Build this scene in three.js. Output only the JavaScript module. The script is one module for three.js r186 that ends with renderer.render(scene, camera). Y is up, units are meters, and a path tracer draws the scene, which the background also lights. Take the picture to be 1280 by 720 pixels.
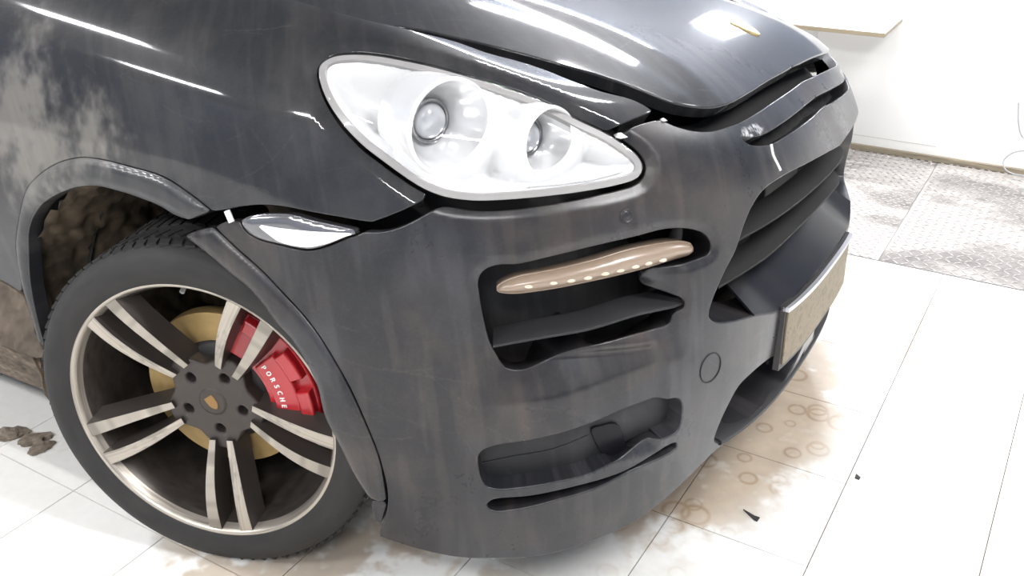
import * as THREE from 'three';
import { mergeGeometries, toCreasedNormals } from 'three/addons/utils/BufferGeometryUtils.js';
import { RoundedBoxGeometry } from 'three/addons/geometries/RoundedBoxGeometry.js';
import { RectAreaLightUniformsLib } from 'three/addons/lights/RectAreaLightUniformsLib.js';
import { TextGeometry } from 'three/addons/geometries/TextGeometry.js';
import { FontLoader } from 'three/addons/loaders/FontLoader.js';

// ---------------------------------------------------------------- camera, lights, exposure
const scene = new THREE.Scene();
scene.background = new THREE.Color(0x000000);
const renderer = new THREE.WebGLRenderer({ antialias: true });
renderer.toneMapping = THREE.LinearToneMapping;
renderer.toneMappingExposure = 6.2;
renderer.shadowMap.enabled = true;
const camera = new THREE.PerspectiveCamera(41.887, 1280 / 960, .05, 60);
camera.setViewOffset(1280, 960, 0, 240, 1280, 720);     // the photograph is the lower three quarters of a 4:3 frame
camera.position.set(.6556, 1.4925, 3.2074);
{
  const rz = new THREE.Matrix4().makeRotationZ(.01926803), rx = new THREE.Matrix4().makeRotationX(.38401733), ry = new THREE.Matrix4().makeRotationY(-.55579517);
  camera.quaternion.setFromRotationMatrix(rz.multiply(rx).multiply(ry).transpose());
}
scene.add(camera);
RectAreaLightUniformsLib.init();
const LAMP = 26;                                         // brightness of a fluorescent tube
const CEIL = 3.0;
// [x, z, length, height] of the twin-tube lamps, their long side along x; the one at 2.62 m sits against the back wall
const LAMPS = [[-3.1, 2.8, .75, CEIL], [-3.45, 4.45, 1.1, CEIL], [-1.15, 4.5, 1.0, CEIL], [1.1, 4.3, 1.2, CEIL], [1.75, 2.1, 1.2, CEIL], [1.6, -.3, 1.2, CEIL], [-1.3, -.998, 1.4, 2.62], [-.35, -.1, 1.2, CEIL]];  // the three ahead of the nose are added to brighten floor and room
const WINDOW = { x0: -.70, x1: -.36, y0: 1.30, y1: 1.58, z: -1.09, light: 8 };

// ---------------------------------------------------------------- helpers
let seed = 7;
const rnd = () => { seed = (seed * 1664525 + 1013904223) >>> 0; return seed / 4294967296; };
const hash = (x, y) => { let h = Math.imul(x | 0, 374761393) ^ Math.imul(y | 0, 668265263); h = Math.imul(h ^ (h >>> 13), 1274126177); return ((h ^ (h >>> 16)) >>> 0) / 4294967296; };
const vnoise = (x, y) => { const i = Math.floor(x), j = Math.floor(y), u = x - i, v = y - j, a = u * u * (3 - 2 * u), b = v * v * (3 - 2 * v);
  return (hash(i, j) * (1 - a) + hash(i + 1, j) * a) * (1 - b) + (hash(i, j + 1) * (1 - a) + hash(i + 1, j + 1) * a) * b; };
const fbm = (x, y, o = 4) => { let s = 0, a = .5, t = 0; for (let i = 0; i < o; i++) { s += a * vnoise(x, y); t += a; a *= .5; x = x * 2.03 + 17.1; y = y * 2.03 + 9.7; } return s / t; };
const taken = {};
const numbered = n => { const k = taken[n] = (taken[n] ?? -1) + 1; return k ? `${n}_${String(k).padStart(3, '0')}` : n; };
function mesh(name, geo, mat, parent) { const m = new THREE.Mesh(geo, mat); m.name = parent ? name : numbered(name); m.castShadow = m.receiveShadow = true; (parent ?? scene).add(m); return m; }
function group(name, parent) { const g = new THREE.Group(); g.name = parent ? name : numbered(name); (parent ?? scene).add(g); return g; }
function tag(o, label, category, grp) { Object.assign(o.userData, { label, category }); if (grp) o.userData.group = grp; return o; }
function structure(o, label, category) { o.userData.kind = 'structure'; return tag(o, label, category); }
const lin = (r, g, b) => new THREE.Color().setRGB(r, g, b);
const std = o => new THREE.MeshStandardMaterial({ side: THREE.DoubleSide, ...o });
const phys = o => new THREE.MeshPhysicalMaterial({ side: THREE.DoubleSide, ...o });
function texture(w, h, f, srgb = true, repeat = false) {  // f(u, v) -> [r, g, b] in 0..1 (sRGB values when srgb)
  const d = new Uint8Array(w * h * 4);
  for (let j = 0; j < h; j++) for (let i = 0; i < w; i++) { const c = f((i + .5) / w, (j + .5) / h), k = (j * w + i) * 4; for (let n = 0; n < 3; n++) d[k + n] = Math.max(0, Math.min(255, c[n] * 255 + .5)); d[k + 3] = 255; }
  const t = new THREE.DataTexture(d, w, h); t.magFilter = t.minFilter = THREE.LinearFilter; if (srgb) t.colorSpace = THREE.SRGBColorSpace;
  if (repeat) t.wrapS = t.wrapT = THREE.RepeatWrapping;
  t.needsUpdate = true; return t;
}
const box = (x0, x1, y0, y1, z0, z1) => new THREE.BoxGeometry(x1 - x0, y1 - y0, z1 - z0).translate((x0 + x1) / 2, (y0 + y1) / 2, (z0 + z1) / 2);
const tube = (pts, r, n = 24, k = 8) => new THREE.TubeGeometry(new THREE.CatmullRomCurve3(pts.map(p => new THREE.Vector3(...p))), n, r, k);
// ---------------------------------------------------------------- body shape
// The painted skin is the level f = 0 of a smooth field in the car's own frame: x forward from the front axle, y up, z to the car's right.
function spline(xs, ys) {                       // natural cubic spline, tabulated
  const n = xs.length, u = new Array(n).fill(0), m = new Array(n).fill(0);
  for (let i = 1; i < n - 1; i++) {
    const s = (xs[i] - xs[i - 1]) / (xs[i + 1] - xs[i - 1]), p = s * m[i - 1] + 2;
    m[i] = (s - 1) / p;
    u[i] = (ys[i + 1] - ys[i]) / (xs[i + 1] - xs[i]) - (ys[i] - ys[i - 1]) / (xs[i] - xs[i - 1]);
    u[i] = (6 * u[i] / (xs[i + 1] - xs[i - 1]) - s * u[i - 1]) / p;
  }
  for (let i = n - 2; i >= 0; i--) m[i] = m[i] * m[i + 1] + u[i];
  const N = 1200, a = xs[0], b = xs[n - 1], t = new Float64Array(N + 1);
  for (let k = 0, i = 0; k <= N; k++) {
    const x = a + (b - a) * k / N;
    while (i < n - 2 && x > xs[i + 1]) i++;
    const h = xs[i + 1] - xs[i], A = (xs[i + 1] - x) / h, B = (x - xs[i]) / h;
    t[k] = A * ys[i] + B * ys[i + 1] + ((A ** 3 - A) * m[i] + (B ** 3 - B) * m[i + 1]) * h * h / 6;
  }
  return x => { const q = Math.min(Math.max((x - a) / (b - a) * N, 0), N - 1e-6), k = q | 0; return t[k] + (t[k + 1] - t[k]) * (q - k); };
}
const planA = spline([-.2, .1, .25, .35, .48, .62, .75, .85, .95, 1.05, 1.25], [.86, .895, .917, .938, .961, .968, .974, .975, .965, .955, .94]);
const planB = spline([-.2, .1, .3, .5, .65, .8, .9, 1.0, 1.1, 1.25], [.90, .925, .95, .965, .968, .962, .95, .928, .895, .83]);
const planN = spline([-.2, .2, .5, .7, .85, 1.0, 1.25], [2.9, 2.9, 2.85, 2.65, 2.45, 2.35, 2.3]);
const hoodY = spline([-1.4, -.6, -.2, .15, .46, .60, .72, .80, .87, .94, 1.05], [1.32, 1.255, 1.215, 1.175, 1.132, 1.103, 1.066, 1.030, .984, .920, .80]);
const smax = (a, b, k) => { const h = Math.max(k - Math.abs(a - b), 0) / k; return Math.max(a, b) + h * h * k * .25; };
const sstep = (a, b, x) => { const t = Math.min(Math.max((x - a) / (b - a), 0), 1); return t * t * (3 - 2 * t); };
function bodyField(x, y, z) {
  const az = Math.abs(z), n = planN(y), a = planA(y), b = planB(y);
  const rho = Math.pow(Math.pow(Math.max(x, 0) / a, n) + Math.pow(az / b, n), 1 / n);
  const side = (rho - 1) * .93;
  const crest = .046 * Math.exp(-(((az - .735) / .085) ** 2)) * (1 - .75 * sstep(.2, .75, x));
  const top = y - (hoodY(x) - .046 * Math.pow(az / .6, 2.2) + crest);
  return smax(side, top, .085);
}
const HUB = [-.1, .56, 0];                         // the skin is star-shaped about this point
// azimuthal map of directions about HUB: a flat chart of the skin without a pole in view
const CH = (() => { const l = v => { const d = Math.hypot(...v); return v.map(c => c / d); };
  const w = l([.62, .38, .69]), u = l([.69, 0, -.62]), v = [w[1] * u[2] - w[2] * u[1], w[2] * u[0] - w[0] * u[2], w[0] * u[1] - w[1] * u[0]]; return { w, u, v }; })();
const dot3 = (a, b) => a[0] * b[0] + a[1] * b[1] + a[2] * b[2];
function toChart(p) {
  const d = [p[0] - HUB[0], p[1] - HUB[1], p[2] - HUB[2]], r = Math.hypot(...d), c = Math.min(Math.max(dot3(d, CH.w) / r, -1), 1);
  const a = dot3(d, CH.u), b = dot3(d, CH.v), s = Math.hypot(a, b) || 1e-9, th = Math.acos(c);
  return [th * a / s, th * b / s];
}
function fromChart(q) {
  const th = Math.hypot(q[0], q[1]), s = th < 1e-9 ? 1 : Math.sin(th) / th, c = Math.cos(th);
  return [0, 1, 2].map(i => CH.w[i] * c + (CH.u[i] * q[0] + CH.v[i] * q[1]) * s);
}
function shoot(dir, field) {                        // distance from HUB to the skin along dir
  const at = t => field(HUB[0] + dir[0] * t, HUB[1] + dir[1] * t, HUB[2] + dir[2] * t);
  let lo = .05, hi = 2.2, fl, fh;
  for (let i = 0; i < 5; i++) { const m = (lo + hi) / 2, f = at(m); if (f > 0) hi = m, fh = f; else lo = m, fl = f; }
  fl ??= at(lo); fh ??= at(hi);
  for (let i = 0, last = 0; i < 14 && hi - lo > 1e-7; i++) {        // regula falsi, Illinois
    const m = (lo * fh - hi * fl) / (fh - fl), f = at(m); if (Math.abs(f) < 1e-8) return m;
    if (f > 0) { hi = m; fh = f; if (last > 0) fl /= 2; last = 1; } else { lo = m; fl = f; if (last < 0) fh /= 2; last = -1; }
  }
  return (lo * fh - hi * fl) / (fh - fl);
}
function gradient(p, field) {
  const e = .0015, g = [field(p[0] + e, p[1], p[2]) - field(p[0] - e, p[1], p[2]), field(p[0], p[1] + e, p[2]) - field(p[0], p[1] - e, p[2]), field(p[0], p[1], p[2] + e) - field(p[0], p[1], p[2] - e)];
  const l = Math.hypot(...g) || 1; return g.map(c => c / l);
}
// ---------------------------------------------------------------- outlines of the panels on the body shape, in metres in the car's frame
const D = {
  headlight: [[.264, 1.048, .865], [.252, 1.065, .848], [.255, 1.073, .836], [.267, 1.08, .825], [.289, 1.084, .815], [.328, 1.085, .803], [.382, 1.081, .792], [.434, 1.075, .781], [.49, 1.065, .768], [.517, 1.059, .76], [.569, 1.046, .744], [.613, 1.031, .727], [.672, 1.003, .704], [.715, .981, .68], [.738, .965, .667], [.764, .943, .653], [.773, .925, .652], [.77, .909, .663], [.746, .899, .694], [.71, .892, .731], [.675, .887, .763], [.634, .882, .795], [.596, .878, .82], [.559, .876, .842], [.516, .88, .862], [.481, .892, .875], [.449, .909, .883], [.417, .928, .89], [.381, .949, .895], [.359, .965, .897], [.337, .982, .896], [.298, 1.015, .886]],
  fender: [[-.953, 1.239, .776], [-.445, 1.206, .758], [-.12, 1.177, .747], [.094, 1.154, .742], [.205, 1.141, .743], [.269, 1.132, .74], [.325, 1.124, .727], [.375, 1.114, .71], [.418, 1.101, .679], [.473, 1.087, .669], [.52, 1.075, .644], [.572, 1.063, .632], [.61, 1.053, .63], [.666, 1.037, .618], [.722, 1.021, .583], [.754, 1.004, .574], [.754, 1.004, .574], [.731, .993, .639], [.718, .984, .673], [.718, .984, .673], [.665, .955, .749], [.563, .916, .829], [.503, .882, .868], [.503, .882, .868], [.486, .873, .877], [.462, .857, .89], [.428, .839, .905], [.409, .83, .912], [.409, .83, .912], [.396, .83, .916], [.356, .832, .926], [.303, .834, .937], [.245, .836, .946], [.203, .832, .951], [.168, .824, .955], [.134, .813, .958], [.101, .804, .96], [.101, .804, .96], [.052, .825, .96], [-.017, .846, .958], [-.105, .851, .957], [-.183, .852, .957], [-.238, .847, .958], [-.304, .826, .96], [-.365, .79, .963], [-.402, .755, .965], [-.432, .689, .968], [-.45, .631, .968], [-.448, .549, .967], [-.453, .524, .966], [-.453, .524, .966], [-.52, .538, .966], [-.802, .532, .966], [-.802, .532, .966]],
  archtrim: [[.101, .804, .96], [.101, .804, .96], [.052, .825, .96], [-.017, .846, .958], [-.105, .851, .957], [-.183, .852, .957], [-.238, .847, .958], [-.304, .826, .96], [-.365, .79, .963], [-.402, .755, .965], [-.432, .689, .968], [-.45, .631, .968], [-.448, .549, .967], [-.431, .473, .964], [-.418, .417, .96], [-.401, .408, .96], [-.401, .408, .96], [-.41, .465, .963], [-.416, .544, .967], [-.411, .608, .968], [-.398, .678, .968], [-.361, .728, .966], [-.315, .759, .965], [-.255, .785, .963], [-.199, .798, .962], [-.127, .799, .962], [-.068, .795, .962], [-.027, .79, .963], [.013, .78, .964], [.045, .778, .964], [.045, .778, .964]],
  sill: [[-.805, .521, .966], [-.805, .521, .966], [-.521, .534, .966], [-.454, .52, .966], [-.454, .52, .966], [-.432, .469, .964], [-.42, .412, .96], [-.395, .389, .958], [-.395, .389, .958], [-.457, .372, .957], [-.564, .372, .957], [-.859, .359, .956], [-.859, .359, .956]],
  hood: [[.166, 1.146, .694], [.244, 1.121, .615], [.369, 1.104, .602], [.492, 1.083, .594], [.587, 1.064, .584], [.644, 1.05, .572], [.71, 1.031, .557], [.743, 1.018, .548], [.773, 1.005, .531], [.797, .996, .502], [.819, .989, .461], [.833, .989, .401], [.841, .995, .308], [.842, 1.001, .183], [.843, 1.004, .031], [.835, 1.007, -.159], [.806, .997, -.47]],
  hoodrear: [[.036, 1.164, .721], [-.242, 1.194, .733], [-.562, 1.224, .742]],
  bumper: [[.104, .777, .962], [.104, .777, .962], [.134, .792, .96], [.162, .798, .958], [.199, .816, .953], [.261, .826, .945], [.304, .822, .938], [.344, .82, .931], [.392, .814, .92], [.43, .818, .908], [.465, .833, .894], [.497, .855, .877], [.515, .866, .866], [.561, .862, .844], [.604, .864, .82], [.656, .872, .782], [.697, .88, .747], [.73, .888, .714], [.759, .899, .68], [.773, .908, .661], [.777, .925, .648], [.765, .944, .65], [.745, .962, .661], [.733, .974, .666], [.733, .974, .666], [.739, .985, .642], [.752, .991, .61], [.769, .992, .576], [.787, .983, .563], [.811, .972, .534], [.832, .966, .494], [.848, .967, .44], [.857, .969, .396], [.865, .975, .31], [.868, .98, .223], [.869, .984, .093], [.864, .988, -.077], [.851, .99, -.273], [.851, .99, -.273]],
  bumperlow: [[.932, .349, -.259], [.947, .392, -.025], [.932, .322, .057], [.922, .345, .331], [.894, .338, .463], [.882, .326, .496], [.856, .294, .549], [.804, .246, .635], [.748, .225, .708], [.674, .208, .779], [.621, .207, .817], [.551, .207, .856], [.475, .218, .888], [.414, .23, .908], [.414, .23, .908], [.439, .315, .913], [.432, .399, .924], [.413, .46, .932], [.381, .534, .941], [.353, .58, .946], [.326, .618, .95], [.292, .654, .954], [.249, .688, .958], [.228, .704, .959], [.203, .721, .961], [.154, .748, .962]],
  archstrip: [[.03, .747, .965], [.03, .747, .965], [.068, .765, .964], [.104, .777, .962], [.104, .777, .962], [.154, .748, .962], [.203, .721, .961], [.228, .704, .959], [.249, .688, .958], [.292, .654, .954], [.326, .618, .95], [.353, .58, .946], [.381, .534, .941], [.413, .46, .932], [.432, .399, .924], [.439, .315, .913], [.439, .315, .913], [.421, .309, .917], [.403, .316, .922], [.403, .316, .922], [.377, .364, .933], [.357, .41, .94], [.329, .468, .948], [.317, .523, .951], [.297, .563, .954], [.269, .601, .958], [.236, .627, .961], [.212, .652, .962], [.181, .678, .964], [.137, .699, .965], [.093, .721, .966], [.05, .739, .966]],
  archtail: [[.406, .309, .921], [.406, .309, .921], [.439, .314, .913], [.439, .314, .913], [.426, .271, .911], [.416, .229, .907], [.416, .229, .907]],
  upvent: [[.597, .683, .859], [.587, .73, .858], [.584, .743, .857], [.587, .758, .853], [.597, .768, .845], [.615, .773, .834], [.631, .773, .824], [.679, .786, .787], [.735, .801, .735], [.782, .811, .683], [.819, .818, .632], [.846, .812, .593], [.865, .798, .565], [.873, .781, .554], [.873, .766, .556], [.857, .759, .588], [.83, .753, .634], [.81, .748, .663], [.806, .735, .671], [.811, .721, .667], [.832, .706, .64], [.852, .689, .612], [.852, .675, .613], [.844, .666, .628], [.843, .648, .633], [.795, .633, .703], [.746, .622, .758], [.696, .605, .804], [.659, .592, .832], [.635, .597, .846], [.622, .617, .852], [.608, .645, .857]],
  ledlens: [[.604, .737, .834], [.615, .745, .826], [.631, .752, .815], [.677, .762, .78], [.733, .776, .728], [.779, .789, .674], [.837, .789, .594], [.851, .778, .571], [.852, .762, .574], [.835, .758, .605], [.784, .747, .678], [.73, .737, .739], [.666, .725, .795], [.621, .72, .827], [.601, .724, .838], [.6, .732, .837]],
  lowvent: [[.597, .406, .864], [.596, .43, .867], [.601, .443, .865], [.618, .454, .857], [.672, .467, .824], [.718, .477, .79], [.762, .486, .75], [.809, .503, .694], [.854, .509, .625], [.861, .498, .612], [.862, .46, .605], [.858, .438, .607], [.823, .427, .665], [.795, .413, .701], [.747, .388, .751], [.702, .379, .791], [.655, .371, .825], [.617, .368, .848], [.603, .377, .857]],
  lowslot: [[.606, .331, .849], [.615, .342, .846], [.67, .35, .811], [.732, .363, .761], [.794, .378, .694], [.849, .411, .616], [.856, .409, .602], [.856, .398, .599], [.801, .377, .684], [.761, .355, .729], [.701, .338, .784], [.653, .324, .818], [.612, .32, .844]],
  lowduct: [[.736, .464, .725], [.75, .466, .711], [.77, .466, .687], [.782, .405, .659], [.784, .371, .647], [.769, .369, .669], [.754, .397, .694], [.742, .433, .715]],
  slot: [[.868, .947, .428], [.883, .941, .386], [.892, .941, .339], [.901, .948, .209], [.901, .956, .005], [.89, .957, -.252], [.9, .942, -.271], [.912, .941, -.105], [.919, .933, .099], [.912, .927, .272], [.902, .924, .352], [.889, .929, .397], [.879, .936, .42]],
  grille: [[.965, .852, -.088], [.964, .859, 0], [.952, .868, .207], [.93, .865, .364], [.917, .853, .425], [.91, .834, .454], [.904, .802, .478], [.9, .76, .499], [.891, .721, .529], [.882, .67, .557], [.881, .65, .561], [.887, .637, .549], [.904, .626, .509], [.928, .616, .433], [.95, .594, .326], [.962, .603, .221], [.968, .609, .06], [.967, .61, -.109]],
  lowopen: [[.943, .494, .353], [.931, .489, .413], [.92, .477, .455], [.912, .451, .475], [.901, .408, .49], [.894, .371, .489], [.897, .359, .469], [.923, .36, .342], [.94, .361, .105], [.952, .419, .038]],
  loweropentop: [[.955, .479, .235], [.96, .475, .119]],
  marker: [[.164, .797, .958], [.179, .808, .956], [.215, .818, .951], [.261, .825, .945], [.304, .821, .939], [.345, .818, .931], [.392, .812, .92], [.372, .803, .926], [.343, .787, .935], [.311, .773, .943], [.292, .77, .947], [.245, .771, .953], [.199, .774, .957], [.176, .783, .958]],
  markerwhite: [[.203, .798, .955], [.244, .8, .95], [.299, .803, .942], [.35, .807, .931], [.387, .81, .922], [.37, .803, .927], [.341, .788, .936], [.311, .777, .943], [.293, .774, .946], [.249, .776, .952], [.223, .787, .954]],
  vane: [[.605, .632, .845], [.667, .647, .804], [.732, .658, .748], [.791, .674, .68], [.841, .678, .605], [.847, .682, .595]],
  vaneback: [[.608, .659, .856], [.67, .684, .813], [.747, .695, .747], [.78, .713, .708], [.807, .723, .672], [.832, .706, .64]],
  shelf: [[.928, .616, .433], [.95, .594, .326], [.962, .603, .221], [.968, .609, .06], [.967, .61, -.109], [.959, .623, -.255]],
  bar1: [[.883, .755, .436], [.913, .767, .323], [.935, .778, .154], [.938, .788, -.074], [.933, .79, -.181]],
  bar2: [[.87, .675, .484], [.912, .695, .331], [.932, .714, .161], [.936, .72, -.076], [.928, .729, -.224]],
  lowblade: [[.58, .397, .834], [.629, .412, .807], [.687, .425, .766], [.734, .446, .725]],
  sensor: [[.764, .849, .691]],
  tow: [[.89, .548, .552]],
  emblem: [[.713, 1.068, -.047]],
  plate: [[.948, .59, .34], [.946, .472, .316]],
  crease: [[.524, .502, .902], [.574, .518, .881], [.639, .531, .847], [.686, .538, .816], [.73, .551, .78], [.791, .563, .716], [.856, .57, .619], [.864, .572, .605]],
  wedge: [[.846, .639, .63], [.851, .599, .627], [.863, .569, .608]],
  crack: [[.903, .923, .353], [.911, .906, .362], [.92, .89, .36], [.926, .878, .356]],
  scuff: [[.865, .95, .435], [.865, .959, .405], [.872, .962, .354], [.885, .95, .342], [.888, .938, .375], [.88, .936, .414]],
  clip: [[.139, .813, .96], [.145, .804, .961], [.15, .795, .961]],
  tab: [[.733, .975, .664]],
  dot: [[.772, .991, .574]],
  patch1: [[.816, .367, .659], [.824, .366, .645], [.835, .331, .612], [.835, .282, .591], [.823, .281, .614], [.816, .315, .639]],
  patch2: [[.848, .364, .602], [.855, .369, .589], [.863, .305, .537], [.85, .297, .564], [.841, .327, .6], [.845, .344, .599]],
  patch3: [[.545, .22, .861]],
  mudcloud: [[-.432, .922, .946], [-.332, .843, .958], [-.22, .89, .952]],
  leds: [[.645, .736, .803], [.677, .741, .778], [.7, .744, .759], [.721, .747, .739], [.742, .752, .718], [.76, .755, .697], [.778, .759, .676], [.793, .762, .656], [.81, .764, .633]],
  lampA: [[.503, .984, .819]],
  lampB: [[.643, .966, .742]],
  ribs: [[.626, .899, .782], [.668, .903, .75], [.708, .908, .713], [.741, .918, .676]],
};
// ---------------------------------------------------------------- the room
const X0 = -5, X1 = 3.2, Z0 = -1.09, Z1 = 5.4, PITCH = .305;
const wallMat = std({ color: lin(.80, .80, .78), roughness: .75 });
const upperMat = std({ color: lin(.15, .175, .225), roughness: .7 }), DADO = .95;   // unseen upper walls given a dark grey-blue to dim reflections in the car
const ceilMat = std({ color: lin(.34, .345, .36), roughness: .9 });
const groutMat = std({ color: lin(.13, .105, .075), roughness: .95 });
const FX = -3.66, FZ = 0, FW = 18 * PITCH, FD = 12 * PITCH;
// dirt trodden and dripped on the tiles, in floor metres
const ringSpots = []; for (let i = 0; i < 70; i++) ringSpots.push([-.25 + rnd() * .55, .75 + rnd() * 1.0, .012 + rnd() * .02]);
ringSpots.push([-1.40, 2.03, .03], [-.52, 2.43, .03], [-.44, 2.40, .02], [.02, 1.55, .022]);
const dirtAt = (x, z) => {
  const n = fbm(x * 9, z * 9, 5), n2 = fbm(x * 31 + 5, z * 31, 4), n3 = fbm(x * 3.1 + 40, z * 3.1 + 8, 4);
  const zone = (cx, cz, rx, rz) => Math.max(0, 1 - Math.hypot((x - cx) / rx, (z - cz) / rz));
  let d = 0;
  d = Math.max(d, Math.min(1, zone(-.12, 1.05, .42, .75) * 3.2) * sstep(.40, .62, n * .7 + n2 * .3 + zone(-.12, 1.05, .42, .75) * .30));
  d = Math.max(d, .8 * sstep(.5, .66, n * .6 + n2 * .4 + zone(-.45, 2.2, .5, .45) * .25) * Math.min(1, zone(-.45, 2.2, .55, .5) * 3));
  d = Math.max(d, .7 * sstep(.5, .7, n * .6 + n2 * .4 + zone(.08, .45, .5, .5) * .2) * Math.min(1, zone(.08, .45, .5, .5) * 2.5));
  d = Math.max(d, .35 * sstep(.60, .78, n3 * .5 + n * .5));
  let ring = 0;
  for (const [a, b, r] of ringSpots) { if (Math.abs(x - a) > .055 || Math.abs(z - b) > .055) continue; const q = Math.hypot((x - a), (z - b)); if (q < r * 1.6) ring = Math.max(ring, Math.exp(-(((q - r) / (r * .16)) ** 2))); }
  return [Math.min(1, d), ring, n2];
};
const tileMap = texture(1500, 1000, (u, v) => {
  const x = FX + u * FW, z = FZ + v * FD, [d, ring, n2] = dirtAt(x, z), grain = fbm(x * 60, z * 60, 3) - .5, cloud = fbm(x * 5 + 3, z * 5 + 90, 4) - .5;
  const base = [.93 + grain * .025 + cloud * .03, .925 + grain * .025 + cloud * .03, .905 + grain * .025 + cloud * .04], soil = [.52 + n2 * .15, .43 + n2 * .14, .33 + n2 * .12];
  const k = Math.min(1, d * .62 + ring * .22 * (.3 + d));
  return base.map((c, i) => c + (soil[i] - c) * k);
});
const tileMat = phys({ map: tileMap, roughness: .30 });
{
  const floor = group('floor'); structure(floor, 'white glazed square tile floor with dirty joints', 'floor');
  mesh('joint_bed', mergeGeometries([box(FX, FX + FW, -.06, -.004, FZ, FZ + FD), box(X0, FX, -.06, -.0015, Z0, Z1), box(FX, X1, -.06, -.0015, FZ + FD, Z1), box(FX + FW, X1, -.06, -.0015, Z0, FZ + FD), box(FX, FX + FW, -.06, -.0075, Z0, FZ)]), groutMat, floor);
  const outer = std({ color: lin(.66, .65, .62), roughness: .4 });
  const rim = mesh('outer_tiles', mergeGeometries([box(X0, FX, -.0015, 0, Z0, Z1), box(FX, X1, -.0015, 0, FZ + FD, Z1), box(FX + FW, X1, -.0015, 0, Z0, FZ + FD)]), outer, floor);
  rim.userData.kind = 'stuff';
  for (let i = 0; i < 18; i++) for (let j = 0; j < 12; j++) {
    const x = FX + i * PITCH, z = FZ + j * PITCH, e = .0013, g = box(x + e, x + PITCH - e, -.006, -hash(i, j) * .0006, z + e, z + PITCH - e);
    const p = g.attributes.position, uv = g.attributes.uv;
    for (let k = 0; k < p.count; k++) uv.setXY(k, (p.getX(k) - FX) / FW, (p.getZ(k) - FZ) / FD);
    mesh('floor_tile', g, tileMat, floor);
  }
}
{ // walls and ceiling, with thickness
  const w = WINDOW, t = .12;
  const wall = (name, label, lower, upper) => { const g = group(name); structure(g, label, 'wall'); mesh('white_dado', lower, wallMat, g); mesh('upper_wall', upper, upperMat, g); };
  wall('wall_back', 'wall behind the steel plates, white below and grey-blue above', box(X0 - t, X1 + t, 0, DADO, w.z - t, w.z), mergeGeometries([box(X0 - t, w.x0, DADO, CEIL, w.z - t, w.z), box(w.x1, X1 + t, DADO, CEIL, w.z - t, w.z), box(w.x0, w.x1, DADO, w.y0, w.z - t, w.z), box(w.x0, w.x1, w.y1, CEIL, w.z - t, w.z)]));
  wall('wall_front', 'wall facing the wheel side of the car, white below and grey-blue above', box(X0 - t, X1 + t, 0, DADO, Z1, Z1 + t), box(X0 - t, X1 + t, DADO, CEIL, Z1, Z1 + t));
  wall('wall_left', 'wall behind the tail of the car, white below and grey-blue above', box(X0 - t, X0, 0, DADO, Z0, Z1), box(X0 - t, X0, DADO, CEIL, Z0, Z1));
  wall('wall_right', 'wall ahead of the car nose, white below and grey-blue above', box(X1, X1 + t, 0, DADO, Z0, Z1), box(X1, X1 + t, DADO, CEIL, Z0, Z1));
  structure(mesh('ceiling', box(X0 - t, X1 + t, CEIL, CEIL + t, Z0 - t, Z1 + t), ceilMat), 'pale grey ceiling with strip lamps', 'ceiling');
  const dirty = texture(512, 32, (u, v) => { const n = fbm(u * 90, v * 3, 4), m = fbm(u * 300, v * 12, 3); const k = .36 + n * .25 + m * .12; return [k, k * .93, k * .80]; });
  structure(mesh('baseboard_back', box(X0, X1, 0, .024, Z0, Z0 + .016), std({ map: dirty, roughness: .8 })), 'grimy low skirting strip at the foot of the white wall', 'skirting');
  structure(mesh('trim_1', box(X0, .08, .062, .0635, Z0, Z0 + .001), std({ color: lin(.45, .42, .37), roughness: .9 })), 'thin grey joint line low on the white wall', 'joint');
  const win = group('window_1'); structure(win, 'frosted window high in the white wall behind the car', 'window');
  mesh('pane', box(w.x0, w.x1, w.y0, w.y1, w.z - .06, w.z - .055), std({ color: lin(.9, .9, .9), emissive: lin(1, 1, 1), emissiveIntensity: w.light * .5, roughness: .6 }), win);
  mesh('frame', mergeGeometries([box(w.x0, w.x0 + .03, w.y0, w.y1, w.z - .05, w.z - .005), box(w.x1 - .03, w.x1, w.y0, w.y1, w.z - .05, w.z - .005), box(w.x0, w.x1, w.y0, w.y0 + .03, w.z - .05, w.z - .005), box(w.x0, w.x1, w.y1 - .03, w.y1, w.z - .05, w.z - .005)]), std({ color: lin(.75, .75, .74), roughness: .4 }), win);
  const l = new THREE.RectAreaLight(0xf4f8ff, w.light, w.x1 - w.x0 - .06, w.y1 - w.y0 - .06); l.position.set((w.x0 + w.x1) / 2, (w.y0 + w.y1) / 2, w.z - .05); l.rotation.y = Math.PI; l.name = 'window_light'; win.add(l);
}
// ceiling lamps, added ones included: a white tray with two tubes
LAMPS.forEach(([x, z, len, y], i) => {
  const H = len / 2;
  const g = group('ceiling_lamp'); g.position.set(x, y, z);
  if (y < CEIL) tag(g, 'long twin-tube fluorescent lamp fixed to the wall behind the car', 'lamp'); else tag(g, 'twin-tube fluorescent lamp in a white tray on the ceiling', 'lamp', 'fluorescent lamps on the ceiling');
  mesh('tray', mergeGeometries([box(-H - .02, H + .02, -.03, 0, -.09, .09), box(-H - .02, -H - .005, -.075, -.03, -.09, .09), box(H + .005, H + .02, -.075, -.03, -.09, .09)]), std({ color: lin(.8, .8, .8), roughness: .4 }), g);
  for (const s of [-1, 1]) mesh('tube', new THREE.CylinderGeometry(.014, .014, len, 12).rotateZ(Math.PI / 2).translate(0, -.055, s * .04), std({ color: lin(.9, .9, .9), emissive: lin(1, .98, .94), emissiveIntensity: 5, roughness: .4 }), g);
  const l = new THREE.RectAreaLight(0xfcfcff, LAMP, len - .02, .11); l.position.set(0, -.082, 0); l.rotation.x = -Math.PI / 2; l.name = 'lamp_light'; g.add(l);
});
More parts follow.
